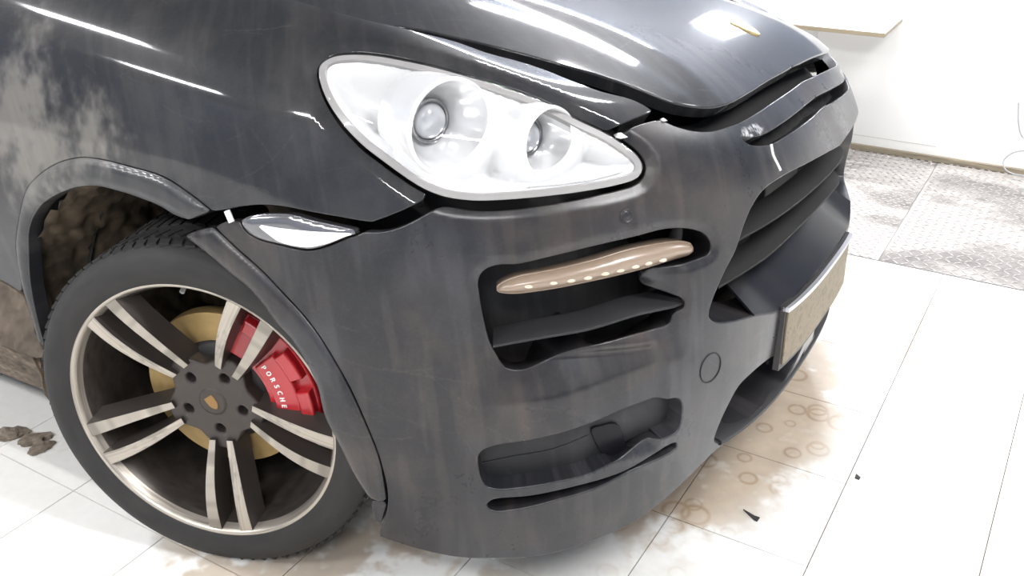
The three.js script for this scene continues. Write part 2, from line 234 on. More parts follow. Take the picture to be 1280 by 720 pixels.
// steel tread plates set into the floor beyond the tiles
{
  const steel = std({ map: texture(512, 512, (u, v) => { const n = fbm(u * 14, v * 14, 5), m = fbm(u * 90, v * 90, 3), r = fbm(u * 5 + 9, v * 5 + 3, 4); const k = .74 + (n - .5) * .22 + (m - .5) * .16 - .20 * sstep(.5, .7, r); return [k, k * .975, k * .955]; }), metalness: .4, roughness: .38 });
  const plate = (x0, x1, label, pattern) => {
    const g = group('tread_plate'); g.position.set(x0, 0, Z0); tag(g, label, 'steel plate');
    const w = x1 - x0, d = -.003 - Z0 - .004;
    const base = new RoundedBoxGeometry(w, .007, d - .02, 1, .0015).translate(w / 2, -.0037, d / 2 + .01); mesh('sheet', base, steel, g);
    const bumpGeo = new THREE.SphereGeometry(1, 10, 6, 0, Math.PI * 2, 0, Math.PI / 2);
    const spots = pattern(w, d), im = new THREE.InstancedMesh(bumpGeo, steel, spots.length), m = new THREE.Matrix4();
    spots.forEach(([x, z, a, lx, lz], i) => im.setMatrixAt(i, m.compose(new THREE.Vector3(x, -.0004, z), new THREE.Quaternion().setFromAxisAngle(new THREE.Vector3(0, 1, 0), a), new THREE.Vector3(lx, .0034, lz))));
    im.name = 'raised_tread'; im.userData.kind = 'stuff'; im.castShadow = im.receiveShadow = true; g.add(im);
  };
  plate(-1.6, .0995, 'worn steel tread plate with staggered lens bumps, partly behind the car nose', (w, d) => { const o = []; for (let i = 0; i < w / .03 - 1; i++) for (let j = 0; j < d / .022 - 1; j++) o.push([.02 + i * .03 + (j % 2) * .015, .022 + j * .022, (j % 2 ? .5 : -.5), .0115, .0034]); return o; });
  plate(.1005, 1.75, 'worn steel tread plate with a diamond grid of ribs, beside the seam', (w, d) => { const o = []; for (let i = 0; i < w / .03 - 1; i++) for (let j = 0; j < d / .03 - 1; j++) o.push([.02 + i * .03, .022 + j * .03, ((i + j) % 2 ? 1 : -1) * Math.PI / 4, .0155, .0033]); return o; });
}
{ // shelf board on the back wall
  const g = group('wall_shelf'); g.position.set(-.12, .575, Z0); tag(g, 'white shelf board with a beige edge mounted on the white wall', 'shelf');
  mesh('board', box(-.5, 0, 0, .014, 0, .315), std({ color: lin(.82, .82, .81), roughness: .35 }), g);
  mesh('edge_band', mergeGeometries([box(-.5, .002, -.004, .012, .315, .319), box(0, .003, -.002, .006, .0, .315)]), std({ color: lin(.30, .25, .17), roughness: .6 }), g);
  for (const x of [-.45, -.34]) mesh('bracket', mergeGeometries([box(x - .012, x + .012, -.006, 0, .0, .26), box(x - .012, x + .012, -.2, 0, 0, .006)]), std({ color: lin(.7, .7, .7), roughness: .4 }), g);
}
{ // cable lying in a loop by the skirting
  const g = tube([[.36, .30, -1.07], [.375, .22, -1.05], [.40, .17, -1.04], [.50, .14, -1.04], [.52, .07, -1.02], [.44, .03, -1.0], [.365, .03, -1.02], [.345, .06, -1.05], [.38, .10, -1.06], [.46, .11, -1.06], [.62, .05, -1.05], [.75, .006, -1.04]], .0028, 90, 6);
  tag(mesh('cable', g, std({ color: lin(.32, .32, .33), roughness: .5 })), 'thin grey cable coiled against the foot of the white wall', 'cable');
}
{ // lumps of dried mud and chips on the tiles
  const mud = std({ map: texture(256, 256, (u, v) => { const n = fbm(u * 12, v * 12, 5), k = .34 + n * .26; return [k, k * .91, k * .80]; }), roughness: .95 });
  const clod = (r, sx, sy, sz, s) => { const g = new THREE.IcosahedronGeometry(r, 3), p = g.attributes.position; for (let i = 0; i < p.count; i++) { const x = p.getX(i), y = p.getY(i), z = p.getZ(i), k =   .45 + 1.1 * fbm(x / r * 2.3 + s * 7, y / r * 1.7 + z / r * 1.9 + s * 3, 4); p.setXYZ(i, x * k * sx, Math.max(y * k * sy, -r * sy * .35), z * k * sz); } g.computeVertexNormals(); g.computeBoundingBox(); return g.translate(0, -g.boundingBox.min.y, 0); };
  [[-1.545, 2.075, .03, 'broad pale clump of dried mud on the tiles left of the tyre'], [-1.475, 2.062, .027, 'dark middle clump of dried mud between two others on the tiles'], [-1.43, 2.075, .022, 'small dark clump of dried mud nearest the tyre']].forEach(([x, z, r, label], i) => {
    const m = mesh('mud_clump', clod(r, 1.4, .42, .85, i), mud); m.position.set(x, 0, z); m.rotation.y = .4 + i * .5; tag(m, label, 'mud clump', 'mud clumps fallen beside the wheel'); });
  const black = std({ color: lin(.03, .028, .026), roughness: .6 });
  const chip = (pts, x, z, label) => { const s = new THREE.Shape(pts.map(p => new THREE.Vector2(...p))), g = new THREE.ExtrudeGeometry(s, { depth: .003, bevelEnabled: false }).rotateX(-Math.PI / 2); const m = mesh('plastic_chip', g, black); m.position.set(x, 0, z); tag(m, label, 'chip'); };
  chip([[-.028, .012], [.0, .004], [.012, .004], [.011, -.01], [.004, -.009]], .162, 1.436, 'black pointed plastic shard lying on the stained tile');
  chip([[-.006, .010], [.006, .002], [.005, -.007], [-.005, -.006]], .323, 1.185, 'tiny black plastic chip on the clean white tile');
}
// ---------------------------------------------------------------- panels cut from the body shape
const R0 = .95;                                    // metres per radian of the chart, near enough for distances
function smooth(pts, closed = true, step = .012) { // points -> dense chart polyline; a doubled point is a sharp corner
  const q = pts.map(toChart), runs = [], eq = (a, b) => Math.hypot(a[0] - b[0], a[1] - b[1]) < 1e-6;
  const n = q.length; let start = -1;
  for (let i = 0; i < n; i++) if (eq(q[i], q[(i + 1) % n])) { start = (i + 1) % n; break; }
  if (start < 0) runs.push({ p: q, loop: closed });
  else { let cur = [q[start]]; for (let k = 1; k <= n; k++) { const a = q[(start + k) % n]; if (eq(a, cur[cur.length - 1])) { if (cur.length > 1) runs.push({ p: cur, loop: false }); cur = [a]; } else cur.push(a); } if (cur.length > 1) runs.push({ p: cur, loop: false }); }
  const out = [];
  for (const { p, loop } of runs) {
    const m = p.length, at = i => loop ? p[(i + m) % m] : i < 0 ? [2 * p[0][0] - p[1][0], 2 * p[0][1] - p[1][1]] : i >= m ? [2 * p[m - 1][0] - p[m - 2][0], 2 * p[m - 1][1] - p[m - 2][1]] : p[i];
    for (let i = 0; i < (loop ? m : m - 1); i++) {
      const a = at(i - 1), b = at(i), c = at(i + 1), d = at(i + 2), l = Math.hypot(c[0] - b[0], c[1] - b[1]), k = Math.max(1, Math.ceil(l / step));
      const t1 = Math.hypot(b[0] - a[0], b[1] - a[1]) ** .5 || 1e-3, t2 = l ** .5 || 1e-3, t3 = Math.hypot(d[0] - c[0], d[1] - c[1]) ** .5 || 1e-3;
      for (let s = 0; s < k; s++) {
        const t = s / k, h = [0, 1].map(n => { const m1 = ((b[n] - a[n]) / t1 - (c[n] - a[n]) / (t1 + t2) + (c[n] - b[n]) / t2) * t2, m2 = ((c[n] - b[n]) / t2 - (d[n] - b[n]) / (t2 + t3) + (d[n] - c[n]) / t3) * t2;
          return b[n] + t * (m1 + t * (3 * (c[n] - b[n]) - 2 * m1 - m2 + t * (2 * (b[n] - c[n]) + m1 + m2))); });
        out.push(h);
      }
    }
  }
  return out;
}
function polySDF(poly) {                            // signed distance (metres, inside negative) to a chart polygon
  const n = poly.length, X = poly.map(p => p[0]), Y = poly.map(p => p[1]), x0 = Math.min(...X), x1 = Math.max(...X), y0 = Math.min(...Y), y1 = Math.max(...Y);
  const f = (x, y) => {
    const far = Math.max(x0 - x, x - x1, y0 - y, y - y1); if (far > .12) return far * R0;
    let d = 1e9, s = 1;
    for (let i = 0, j = n - 1; i < n; j = i++) {
      const ex = X[j] - X[i], ey = Y[j] - Y[i], wx = x - X[i], wy = y - Y[i], t = Math.max(0, Math.min(1, (wx * ex + wy * ey) / (ex * ex + ey * ey + 1e-18))), bx = wx - ex * t, by = wy - ey * t;
      d = Math.min(d, bx * bx + by * by);
      const c1 = y >= Y[i], c2 = y < Y[j], c3 = ex * wy > ey * wx; if ((c1 && c2 && c3) || (!c1 && !c2 && !c3)) s = -s;
    }
    return s * Math.sqrt(d) * R0;
  };
  f.box = [x0, x1, y0, y1]; return f;
}
const region = (pts, closed) => polySDF(smooth(pts, closed));
const halfPlane = q => { const d = fromChart(q); return -d[2] * R0; };   // z >= 0
// Meshes {sdf < 0}. opt: field, off(q, s, p) outward shift, cell, r edge radius, depth edge flange (number or function), half (cut at the car's middle), grow
function skin(sdf, o = {}) {
  const field = o.field ?? bodyField, h = o.cell ?? .008, r = o.r ?? .004, grow = (o.gap ?? .0) + r, [bx0, bx1, by0, by1] = o.box ?? sdf.box;
  const pad = h + Math.max(0, -grow) * 1.15, nx = Math.ceil((bx1 - bx0 + 2 * pad) / h) + 2, ny = Math.ceil((by1 - by0 + 2 * pad) / h) + 2, ox = bx0 - pad, oy = by0 - pad;
  const S = new Float64Array(nx * ny), Q = (i, j) => [ox + i * h, oy + j * h];
  for (let j = 0; j < ny; j++) for (let i = 0; i < nx; i++) { const q = Q(i, j); let s = sdf(q[0], q[1]) + grow; if (o.half) s = Math.max(s, halfPlane(q)); if (Math.abs(s) < 1e-7) s = 1e-7; S[j * nx + i] = s; }
  const pos = [], nor = [], fn = [], uv = [], idx = [], qs = [], key = new Map();
  const put = (k, q, s) => {
    if (key.has(k)) return key.get(k);
    const d = fromChart(q), t = shoot(d, field), p = [HUB[0] + d[0] * t, HUB[1] + d[1] * t, HUB[2] + d[2] * t], n = gradient(p, field);
    const off = o.off ? o.off(q, -s, p) : 0; for (let c = 0; c < 3; c++) p[c] += n[c] * off;
    if (o.half && Math.abs(p[2]) < 2e-4) p[2] = 0;
    const id = pos.length / 3; pos.push(...p); nor.push(...n); fn.push(...n); uv.push(q[0] / 3.4 + .5, q[1] / 3.4 + .5); qs.push(q); key.set(k, id); return id;
  };
  const corner = (i, j) => put(j * nx + i, Q(i, j), S[j * nx + i]);
  const edge = (i, j, dir) => { const a = S[j * nx + i], b = dir ? S[(j + 1) * nx + i] : S[j * nx + i + 1], t = a / (a - b), q = Q(i, j); q[dir] += t * h; return put(nx * ny * (1 + dir) + j * nx + i, q, 0); };
  const segs = [];
  for (let j = 0; j < ny - 1; j++) for (let i = 0; i < nx - 1; i++) {
    const c = [[i, j], [i + 1, j], [i + 1, j + 1], [i, j + 1]], v = c.map(([a, b]) => S[b * nx + a] < 0), m = v.filter(Boolean).length;
    if (!m) continue;
    const E = [() => edge(i, j, 0), () => edge(i + 1, j, 1), () => edge(i, j + 1, 0), () => edge(i, j, 1)];
    if (m === 4) { const p = c.map(([a, b]) => corner(a, b)); idx.push(p[0], p[1], p[2], p[0], p[2], p[3]); continue; }
    const split = m === 2 && v[0] === v[2];
    if (split) { for (let k = 0; k < 4; k++) if (v[k]) { const a = E[k](), b = E[(k + 3) % 4](); idx.push(corner(...c[k]), a, b); segs.push([a, b]); } continue; }
    const ring = []; let out = null, into = null;
    for (let k = 0; k < 4; k++) { if (v[k]) ring.push(corner(...c[k])); if (v[k] !== v[(k + 1) % 4]) { const e = E[k](); ring.push(e); if (v[k]) out = e; else into = e; } }
    for (let k = 1; k < ring.length - 1; k++) idx.push(ring[0], ring[k], ring[k + 1]);
    segs.push([out, into]);
  }
  if (o.off) { const g = new THREE.BufferGeometry(); g.setAttribute('position', new THREE.Float32BufferAttribute(pos, 3)); g.setIndex(idx); g.computeVertexNormals(); const a = g.attributes.normal.array; for (let i = 0; i < nor.length; i += 3) { const s = a[i] * nor[i] + a[i + 1] * nor[i + 1] + a[i + 2] * nor[i + 2] < 0 ? -1 : 1; for (let c = 0; c < 3; c++) nor[i + c] = a[i + c] * s; } }
  // edge: a quarter round, then a flange going in
  const depth = o.depth ?? .014;
  if (depth) {
    const use = segs.filter(([a, b]) => !(o.half && Math.abs(pos[a * 3 + 2]) < 1e-3 && Math.abs(pos[b * 3 + 2]) < 1e-3));
    const T = new Map(), add = (v, t) => { const c = T.get(v) ?? [0, 0, 0]; T.set(v, c.map((x, i) => x + t[i])); };
    for (const [a, b] of use) {                     // inside lies left of out -> into as the cell runs; fix by the chart
      const A = pos.slice(a * 3, a * 3 + 3), B = pos.slice(b * 3, b * 3 + 3), n = fn.slice(a * 3, a * 3 + 3), e = [0, 1, 2].map(i => B[i] - A[i]);
      let t = [e[1] * n[2] - e[2] * n[1], e[2] * n[0] - e[0] * n[2], e[0] * n[1] - e[1] * n[0]];
      const l = Math.hypot(...t) || 1; t = t.map(x => x / l);
      const qa = qs[a], qb = qs[b], mid = [(qa[0] + qb[0]) / 2, (qa[1] + qb[1]) / 2], d = [qb[0] - qa[0], qb[1] - qa[1]], L = Math.hypot(...d) || 1, test = [mid[0] + d[1] / L * h * .3, mid[1] - d[0] / L * h * .3];
      const tp = fromChart(test), dm = fromChart(mid), mv = tp.map((x, i) => x - dm[i]), outward = sdf(...test) > sdf(...mid) ? 1 : -1;
      if (dot3(mv, t) * outward < 0) t = t.map(x => -x);
      const w = Math.hypot(...e); add(a, t.map(x => x * w)); add(b, t.map(x => x * w));
    }
    const rings = [[.0, .0, 0], [.383, .076, .3827], [.707, .293, .7071], [.924, .617, .9239], [1, 1, 1]], map = new Map();
    for (const [v, t0] of T) {
      const l = Math.hypot(...t0) || 1, t = t0.map(x => x / l), P = pos.slice(v * 3, v * 3 + 3), n = fn.slice(v * 3, v * 3 + 3), ids = [], D = typeof depth === 'function' ? depth(qs[v], P) : depth;
      const mk = (p, m) => { ids.push(pos.length / 3); pos.push(...p); nor.push(...m); uv.push(uv[v * 2], uv[v * 2 + 1]); qs.push(qs[v]); };
      for (const [a, b, s] of rings) { const c = Math.sqrt(Math.max(0, 1 - s * s)); mk(P.map((x, i) => x + t[i] * r * a - n[i] * r * b), n.map((x, i) => x * c + t[i] * s)); }
      mk(P.map((x, i) => x + t[i] * r - n[i] * (r + D)), t); map.set(v, ids);
    }
    for (const [a, b] of use) { const A = map.get(a), B = map.get(b); for (let k = 0; k < 5; k++) idx.push(A[k], B[k + 1], B[k], A[k], A[k + 1], B[k + 1]); }
  }
  const g = new THREE.BufferGeometry();
  g.setAttribute('position', new THREE.Float32BufferAttribute(pos, 3)); g.setAttribute('normal', new THREE.Float32BufferAttribute(nor, 3)); g.setAttribute('uv', new THREE.Float32BufferAttribute(uv, 2));
  // wind every triangle along its normals
  for (let i = 0; i < idx.length; i += 3) { const [a, b, c] = [idx[i], idx[i + 1], idx[i + 2]], A = pos.slice(a * 3, a * 3 + 3), u = [0, 1, 2].map(k => pos[b * 3 + k] - A[k]), v = [0, 1, 2].map(k => pos[c * 3 + k] - A[k]);
    const n = [u[1] * v[2] - u[2] * v[1], u[2] * v[0] - u[0] * v[2], u[0] * v[1] - u[1] * v[0]], m = [0, 1, 2].map(k => nor[a * 3 + k] + nor[b * 3 + k] + nor[c * 3 + k]); if (dot3(n, m) < 0) { idx[i + 1] = c; idx[i + 2] = b; } }
  g.setIndex(idx); return g;
}
function mirrored(g) {
  const m = g.clone(), p = m.attributes.position, n = m.attributes.normal;
  for (let i = 0; i < p.count; i++) { p.setZ(i, -p.getZ(i)); if (n) n.setZ(i, -n.getZ(i)); }
  if (m.index) { const a = m.index.array; for (let i = 0; i < a.length; i += 3) { const t = a[i + 1]; a[i + 1] = a[i + 2]; a[i + 2] = t; } }
  else { for (const k in m.attributes) { const at = m.attributes[k], s = at.itemSize, a = at.array; for (let i = 0; i < at.count; i += 3) for (let c = 0; c < s; c++) { const t = a[(i + 1) * s + c]; a[(i + 1) * s + c] = a[(i + 2) * s + c]; a[(i + 2) * s + c] = t; } } }
  return m;
}
// a bar swept along front points: goes in by depth, rising by rise, thickness t
function blade(pts, depth, rise, t, field = bodyField, seg = 40) {
  const c = new THREE.CatmullRomCurve3(pts.map(p => new THREE.Vector3(...p))), pos = [], idx = [], sec = [[0, -.28], [0, .28], [.004, .5], [1, .5], [1, -.5], [.004, -.5]];
  for (let i = 0; i <= seg; i++) {
    const p = c.getPoint(i / seg), n = gradient([p.x, p.y, p.z], field), hl = Math.hypot(n[0], n[2]) || 1, inn = [-n[0] / hl, 0, -n[2] / hl];
    for (const [a, b] of sec) { const d = a === 1 ? depth : a; pos.push(p.x + inn[0] * d, p.y + b * t + rise * (a === 1 ? 1 : 0), p.z + inn[2] * d); }
  }
  const m = sec.length; for (let i = 0; i < seg; i++) for (let k = 0; k < m; k++) { const a = i * m + k, b = i * m + (k + 1) % m; idx.push(a, b, b + m, a, b + m, a + m); }
  for (const e of [0, seg]) for (let k = 1; k < m - 1; k++) idx.push(e * m, e * m + k, e * m + k + 1);
  const g = new THREE.BufferGeometry(); g.setAttribute('position', new THREE.Float32BufferAttribute(pos, 3)); g.setAttribute('uv', new THREE.Float32BufferAttribute(new Float32Array(pos.length / 3 * 2), 2)); g.setIndex(idx); return toCreasedNormals(g, .6);
}
// ---------------------------------------------------------------- the car
const car = group('car');
tag(car, 'dusty black car with a loose front bumper, red brake caliper and dirty headlight', 'car');
{
  const qy = new THREE.Quaternion().setFromAxisAngle(new THREE.Vector3(0, 1, 0), .036045), qx = new THREE.Quaternion().setFromAxisAngle(new THREE.Vector3(1, 0, 0), -.10471976), pv = new THREE.Vector3(0, .37, .83);
  car.quaternion.copy(qy).multiply(qx);
  car.position.copy(pv).sub(pv.clone().applyQuaternion(qx)).applyQuaternion(qy).add(new THREE.Vector3(-.773, 0, 1.203));
  car.updateMatrixWorld(true);
}
// fields with their own creases
const ramp = (t, k) => t < -k ? 0 : t > k ? t : (t + k) * (t + k) / (4 * k);
const hoodField = (x, y, z) => { const az = Math.abs(z), zc = .35 + .20 * (x - .35); return bodyField(x, y, z) + .62 * ramp(az - zc - .03, .02) ** 2 - .009 * (1 - sstep(zc - .045, zc + .045, az)) * sstep(-1.2, -.6, x) * (1 - .4 * sstep(.7, .86, x)) - .006; };
const HL = region(D.headlight), UV = region(D.upvent);
// the panels roll inwards towards the headlight and the vent mouth
const roll = (x, y, z) => {
  let d = 0; if (x < .15 || y < .55) return 0; const q = toChart([x, y, Math.abs(z)]);
  if (y > .78) { const s = HL(q[0], q[1]); if (s < .03) d += .011 * (1 - sstep(-.002, .028, s)); }
  if (y < .85) { const s = UV(q[0], q[1]); if (s < .018) d += .007 * (1 - sstep(-.002, .017, s)) * sstep(.67, .73, y); }
  return d;
};
const fenderField = (x, y, z) => bodyField(x, y, z) + roll(x, y, z);
const bumperField = (x, y, z) => {
  const az = Math.abs(z), yc = .590 - (az - .60) * .22, within = sstep(.55, .70, x) * sstep(.60, .645, az);
  const ledge = Math.min(.036, ramp(y - yc, .004) * .46) * within * (1 - sstep(.70, .78, y));      // hollow under the vent, with a crease along its foot
  const jamb = .014 * sstep(.640, .646, az) * (1 - sstep(.70, .82, az)) * sstep(.40, .43, y) * (1 - sstep(.60, .62, y));   // the upright stands proud of the face beside it
  return bodyField(x, y, z) + ledge + jamb + roll(x, y, z);
};
// ---- materials
const speck = (x, y) => vnoise(x * 700, y * 700);
const toQ = k => D[k].map(toChart);
const blob = (q, c, r, n) => sstep(0, .8, 1 - Math.hypot(q[0] - c[0], q[1] - c[1]) / r + (n - .5) * 1.6);
const mudQ = toQ('mudcloud'), patchA = polySDF(toQ('patch1')), patchB = polySDF(toQ('patch2')), scuffP = polySDF(toQ('scuff'));
const sr = c => c <= .0031308 ? c * 12.92 : 1.055 * Math.pow(c, 1 / 2.4) - .055;
const scratch = new Float32Array(1400 * 1400);      // fine light scratches drawn along short bent lines
for (let i = 0; i < 420; i++) {
  let x = (-1.1 + rnd() * 2.0) / 3.4 + .5, y = (-.9 + rnd() * 1.7) / 3.4 + .5, a = -.35 + (rnd() - .5) * 1.3; const len = 12 + rnd() * 60, k = .10 + .35 * rnd() * rnd(), bend = (rnd() - .5) * .03;
  for (let s = 0; s < len; s++) { const px = (x * 1400) | 0, py = (y * 1400) | 0; if (px > 0 && py > 0 && px < 1399 && py < 1399) scratch[py * 1400 + px] = Math.max(scratch[py * 1400 + px], k * (hash(s, i) > .3 ? 1 : .2)); x += Math.cos(a) / 1400; y += Math.sin(a) / 1400; a += bend; }
}
const paintMap = kind => texture(1400, 1400, (u, v) => {
  const q = [(u - .5) * 3.4, (v - .5) * 3.4], n = fbm(q[0] * 9, q[1] * 9, 5), f = fbm(q[0] * 55, q[1] * 38, 3), g = vnoise(q[0] * 420, q[1] * 420), st = fbm(q[0] * 60 + q[1] * 8, q[1] * 7, 3);
  let d, dust = [.15, .14, .13];
  if (kind) {            // bumper: a film of road dust with washed streaks and wiped spots
    d = .025 + .15 * sstep(.34, .74, n) + .08 * (f - .5) + .07 * (g - .5) + .10 * sstep(.45, .7, st);
    { const b = sstep(.44, .62, fbm(q[0] * 6 + 31, q[1] * 11 + 7, 4)); dust = [.150 - .030 * b, .117 - .002 * b, .096 + .026 * b]; }
    const a = Math.min(patchA(...q), patchB(...q)) + (f - .5) * .012; d *= .25 + .75 * sstep(-.004, .004, a);
    const sc = scuffP(...q) + (f - .5) * .03; if (sc < .006) { const k = sstep(.006, -.006, sc) * sstep(.42, .56, g * .4 + f * .6); d = d + (1 - d) * k * .9; if (k > .1) dust = [.5, .5, .5]; }
  } else {
    d = .015 + .09 * sstep(.42, .78, n) + .06 * (f - .5) + .04 * (g - .5) + .05 * sstep(.48, .7, st);
    let m = 0; for (const [c, r] of [[mudQ[0], .20], [mudQ[1], .17], [mudQ[2], .11]]) m = Math.max(m, blob(q, c, r, n * .6 + f * .4));
    if (m > 0) { d = d + (.62 - d) * m * (.7 + .3 * st); dust = [.26, .24, .21].map((c, i) => dust[i] + (c - dust[i]) * m); }
  }
  const line = scratch[((v * 1400) | 0) * 1400 + ((u * 1400) | 0)]; d += line * .35;
  d = Math.max(0, Math.min(1, d));
  return [.0105, .011, .0135].map((c, i) => sr(c + (dust[i] - c) * d));
});
const dustRough = texture(1024, 1024, (u, v) => { const n = fbm(u * 31, v * 31, 5), g = vnoise(u * 900, v * 900), k = .55 + .55 * (n - .5) + .12 * (g - .5); return [k, k, k]; }, false);
const paint = phys({ map: paintMap(0), roughness: .5, specularIntensity: .35, clearcoat: 1, clearcoatRoughness: .07 });
const bumperPaint = phys({ map: paintMap(1), roughness: .60, roughnessMap: dustRough, specularIntensity: .6, clearcoat: .4, clearcoatRoughness: .3 });
const blackMat = phys({ color: lin(.022, .0215, .021), roughness: .9, specularIntensity: .5 });   // dusty rubber and moulded plastic, the same as the vent blades
const coreMat = phys({ color: lin(.045, .044, .043), roughness: .7, specularIntensity: .5 });   // dusty radiator core, also the added dark shell behind the gaps
const plastic = phys({ color: lin(.018, .017, .016), roughness: .6, specularIntensity: .4 });
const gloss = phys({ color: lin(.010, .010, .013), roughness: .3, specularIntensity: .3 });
const dustyPlastic = phys({ map: bumperPaint.map, roughness: .62, color: lin(.75, .75, .75) });
const chrome = std({ color: lin(.93, .93, .93), metalness: .45, roughness: .14 });
const silver = std({ color: lin(.74, .74, .735), metalness: .1, roughness: .3 });
const clear = phys({ color: lin(1, 1, 1), transmission: 1, thickness: 0, roughness: .02, ior: 1.45 });
const white = std({ color: lin(.8, .8, .78), roughness: .5 });

// ---- outlines
const MK = region(D.marker), LV = region(D.lowvent), LS = region(D.lowslot);
const grilleSDF = region([...D.grille, [.955, .61, -.25], [.955, .85, -.25]]);
const slotSDF = region(D.slot), lowOpenSDF = region([...D.lowopen, [.93, .365, -.25], [.95, .46, -.25], ...[...D.loweropentop].reverse()]);
const cut = (s, ...holes) => { const f = (x, y) => { let v = s(x, y); for (const [k, g] of holes) v = Math.max(v, -(k(x, y) - g)); return v; }; f.box = s.box; return f; };
const bothSides = (g) => mergeGeometries([g, mirrored(g)]);

const WELL = [-.01, .40, .49];
const wellSDF = polySDF((() => { const o = []; for (let i = 0; i < 60; i++) { const a = i / 60 * Math.PI * 2; o.push(toChart([WELL[0] + Math.cos(a) * WELL[2], WELL[1] + Math.sin(a) * WELL[2], .86])); } return o; })());
// fender, with the far one mirrored
const fenderSDF = cut(region([...D.fender]), [HL, .0035]);
const fenderGeo = skin(fenderSDF, { cell: .007, r: .0025, depth: .03, field: fenderField });
mesh('fender', fenderGeo, paint, car); mesh('fender', mirrored(fenderGeo), paint, car);
// arch trim
const trimMat = phys({ map: paint.map, roughness: .5, clearcoat: .6, clearcoatRoughness: .2 });
const trimGeo = skin(region(D.archtrim), { cell: .006, r: .003, gap: .0008, depth: .028, off: (q, s) => .002 + .006 * Math.sqrt(Math.min(1, s / .012)) });
mesh('wheel_arch_trim', trimGeo, trimMat, car); mesh('wheel_arch_trim', mirrored(trimGeo), trimMat, car);
// muddy sill behind the wheel
const mudMap = texture(512, 512, (u, v) => { const n = fbm(u * 40, v * 40, 5), m = fbm(u * 9, v * 9, 4), k = .34 + .22 * (n - .5) + .26 * (m - .5); return [k * 1.05, k * .93, k * .80]; });
const mudMat = std({ map: mudMap, roughness: .95 });
mesh('sill', skin(region(D.sill), { cell: .006, r: .003, depth: .05, off: (q, s) => .012 * (fbm(q[0] * 60, q[1] * 60, 4) - .5) }), mudMat, car);
// hood, both halves
const hoodSDF = region([D.hood[0], ...D.hood, [.80, 1.03, -.35], [.80, 1.03, -.35], [-.95, 1.34, -.35], [-.95, 1.34, -.35], ...[...D.hoodrear].reverse()]);
const hoodHalf = skin(hoodSDF, { cell: .009, r: .004, gap: .008, depth: .022, half: true, field: hoodField });
const hood = mesh('hood', bothSides(hoodHalf), paint, car);
// bumper cover
const bumperOuter = region([...D.bumper, [.90, .96, -.4], [.90, .96, -.4], [.90, .33, -.4], [.90, .33, -.4], ...D.bumperlow]);
const bumperSDF = cut(bumperOuter, [HL, .006], [MK, .002], [UV, 0], [LV, 0], [LS, 0], [grilleSDF, 0], [slotSDF, 0], [lowOpenSDF, 0]);
const near = (s, q) => Math.abs(s(...q)) < .014;
const bumperHalf = skin(bumperSDF, { cell: .0056, r: .0032, half: true, field: bumperField, depth: q => near(UV, q) ? .13 : near(LV, q) ? .035 : near(LS, q) ? .045 : near(grilleSDF, q) ? .09 : near(lowOpenSDF, q) ? .07 : near(slotSDF, q) ? .055 : .02 });
const bumper = mesh('bumper_cover', bothSides(bumperHalf), bumperPaint, car);
const both = (name, g, mat, parent) => { const a = mesh(name, g, mat, parent); mesh(name, mirrored(g), mat, parent); return a; };
both('arch_extension', skin(region(D.archstrip), { cell: .006, r: .003, gap: .001, depth: .035, off: (q, s) => .001 + .005 * Math.sqrt(Math.min(1, s / .01)) }), bumperPaint, bumper);
both('bumper_tail', skin(region(D.archtail), { cell: .006, r: .003, gap: .0, depth: .03 }), bumperPaint, bumper);
// vents: backings and blades
const back = (s, off, grow) => skin(s, { cell: .012, r: .0001, gap: -grow, depth: 0, off: () => -off });
both('vent_backing', back(UV, .16, .045), dustyPlastic, bumper);
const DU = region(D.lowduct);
both('vent_panel', back(LV, .036, .006), dustyPlastic, bumper);
both('vent_backing', back(LS, .055, .008), dustyPlastic, bumper);
both('duct_shade_cap', skin(DU, { cell: .006, r: .002, depth: .006, off: () => -.030 }), gloss, bumper);  // glossy black cap painted in for the shade of the duct opening
both('vent_blade', blade(D.vane, .06, .004, .008), dustyPlastic, bumper);
both('vent_blade', blade(D.lowblade, .02, .012, .004), dustyPlastic, bumper);
// daytime lamp bar
{
  const lensMat = phys({ color: lin(.27, .20, .145), roughness: .28, clearcoat: .6, clearcoatRoughness: .25 });
  const lens = skin(region(D.ledlens), { cell: .006, r: .002, depth: .03, off: (q, s) => -.022 + .014 * Math.sqrt(Math.max(0, Math.min(1, s / .012))) });
  for (const side of [1, -1]) {
    const g = group('daytime_lamp', car); g.userData.label = 'dirty beige daytime lamp bar';
    mesh('lens', side > 0 ? lens : mirrored(lens), lensMat, g);
    for (const p of D.leds) mesh('led', new THREE.SphereGeometry(.0085, 14, 8).scale(1.1, .55, 1.1).translate(p[0], p[1], side * p[2]), phys({ color: lin(.62, .52, .40), roughness: .2, clearcoat: .6 }), g);
  }
}
// grille: upper slot, centre bars, shelf above the plate, lower opening
const acrossFrom = pts => { const a = pts.filter(p => p[2] > .03); return [...a, ...a.map(p => [p[0], p[1], -p[2]]).reverse()]; };
mesh('grille_backing', bothSides(skin(grilleSDF, { cell: .014, r: .0001, gap: -.02, depth: 0, half: true, off: () => -.14 })), coreMat, bumper);
mesh('grille_backing', bothSides(skin(lowOpenSDF, { cell: .014, r: .0001, gap: -.035, depth: 0, half: true, off: () => -.09 })), coreMat, bumper);
mesh('slot_mesh', bothSides(skin(slotSDF, { cell: .008, r: .0001, gap: -.004, depth: 0, half: true, off: q => -.048 + .003 * (Math.sin(q[0] * 700) * Math.sin(q[1] * 700)) })), blackMat, bumper);
mesh('grille_bar', blade(acrossFrom(D.bar1), .05, .012, .008), plastic, bumper);
mesh('grille_bar', blade(acrossFrom(D.bar2), .05, .012, .008), plastic, bumper);
mesh('grille_shelf', blade(acrossFrom(D.shelf), .085, .055, .006), gloss, bumper);
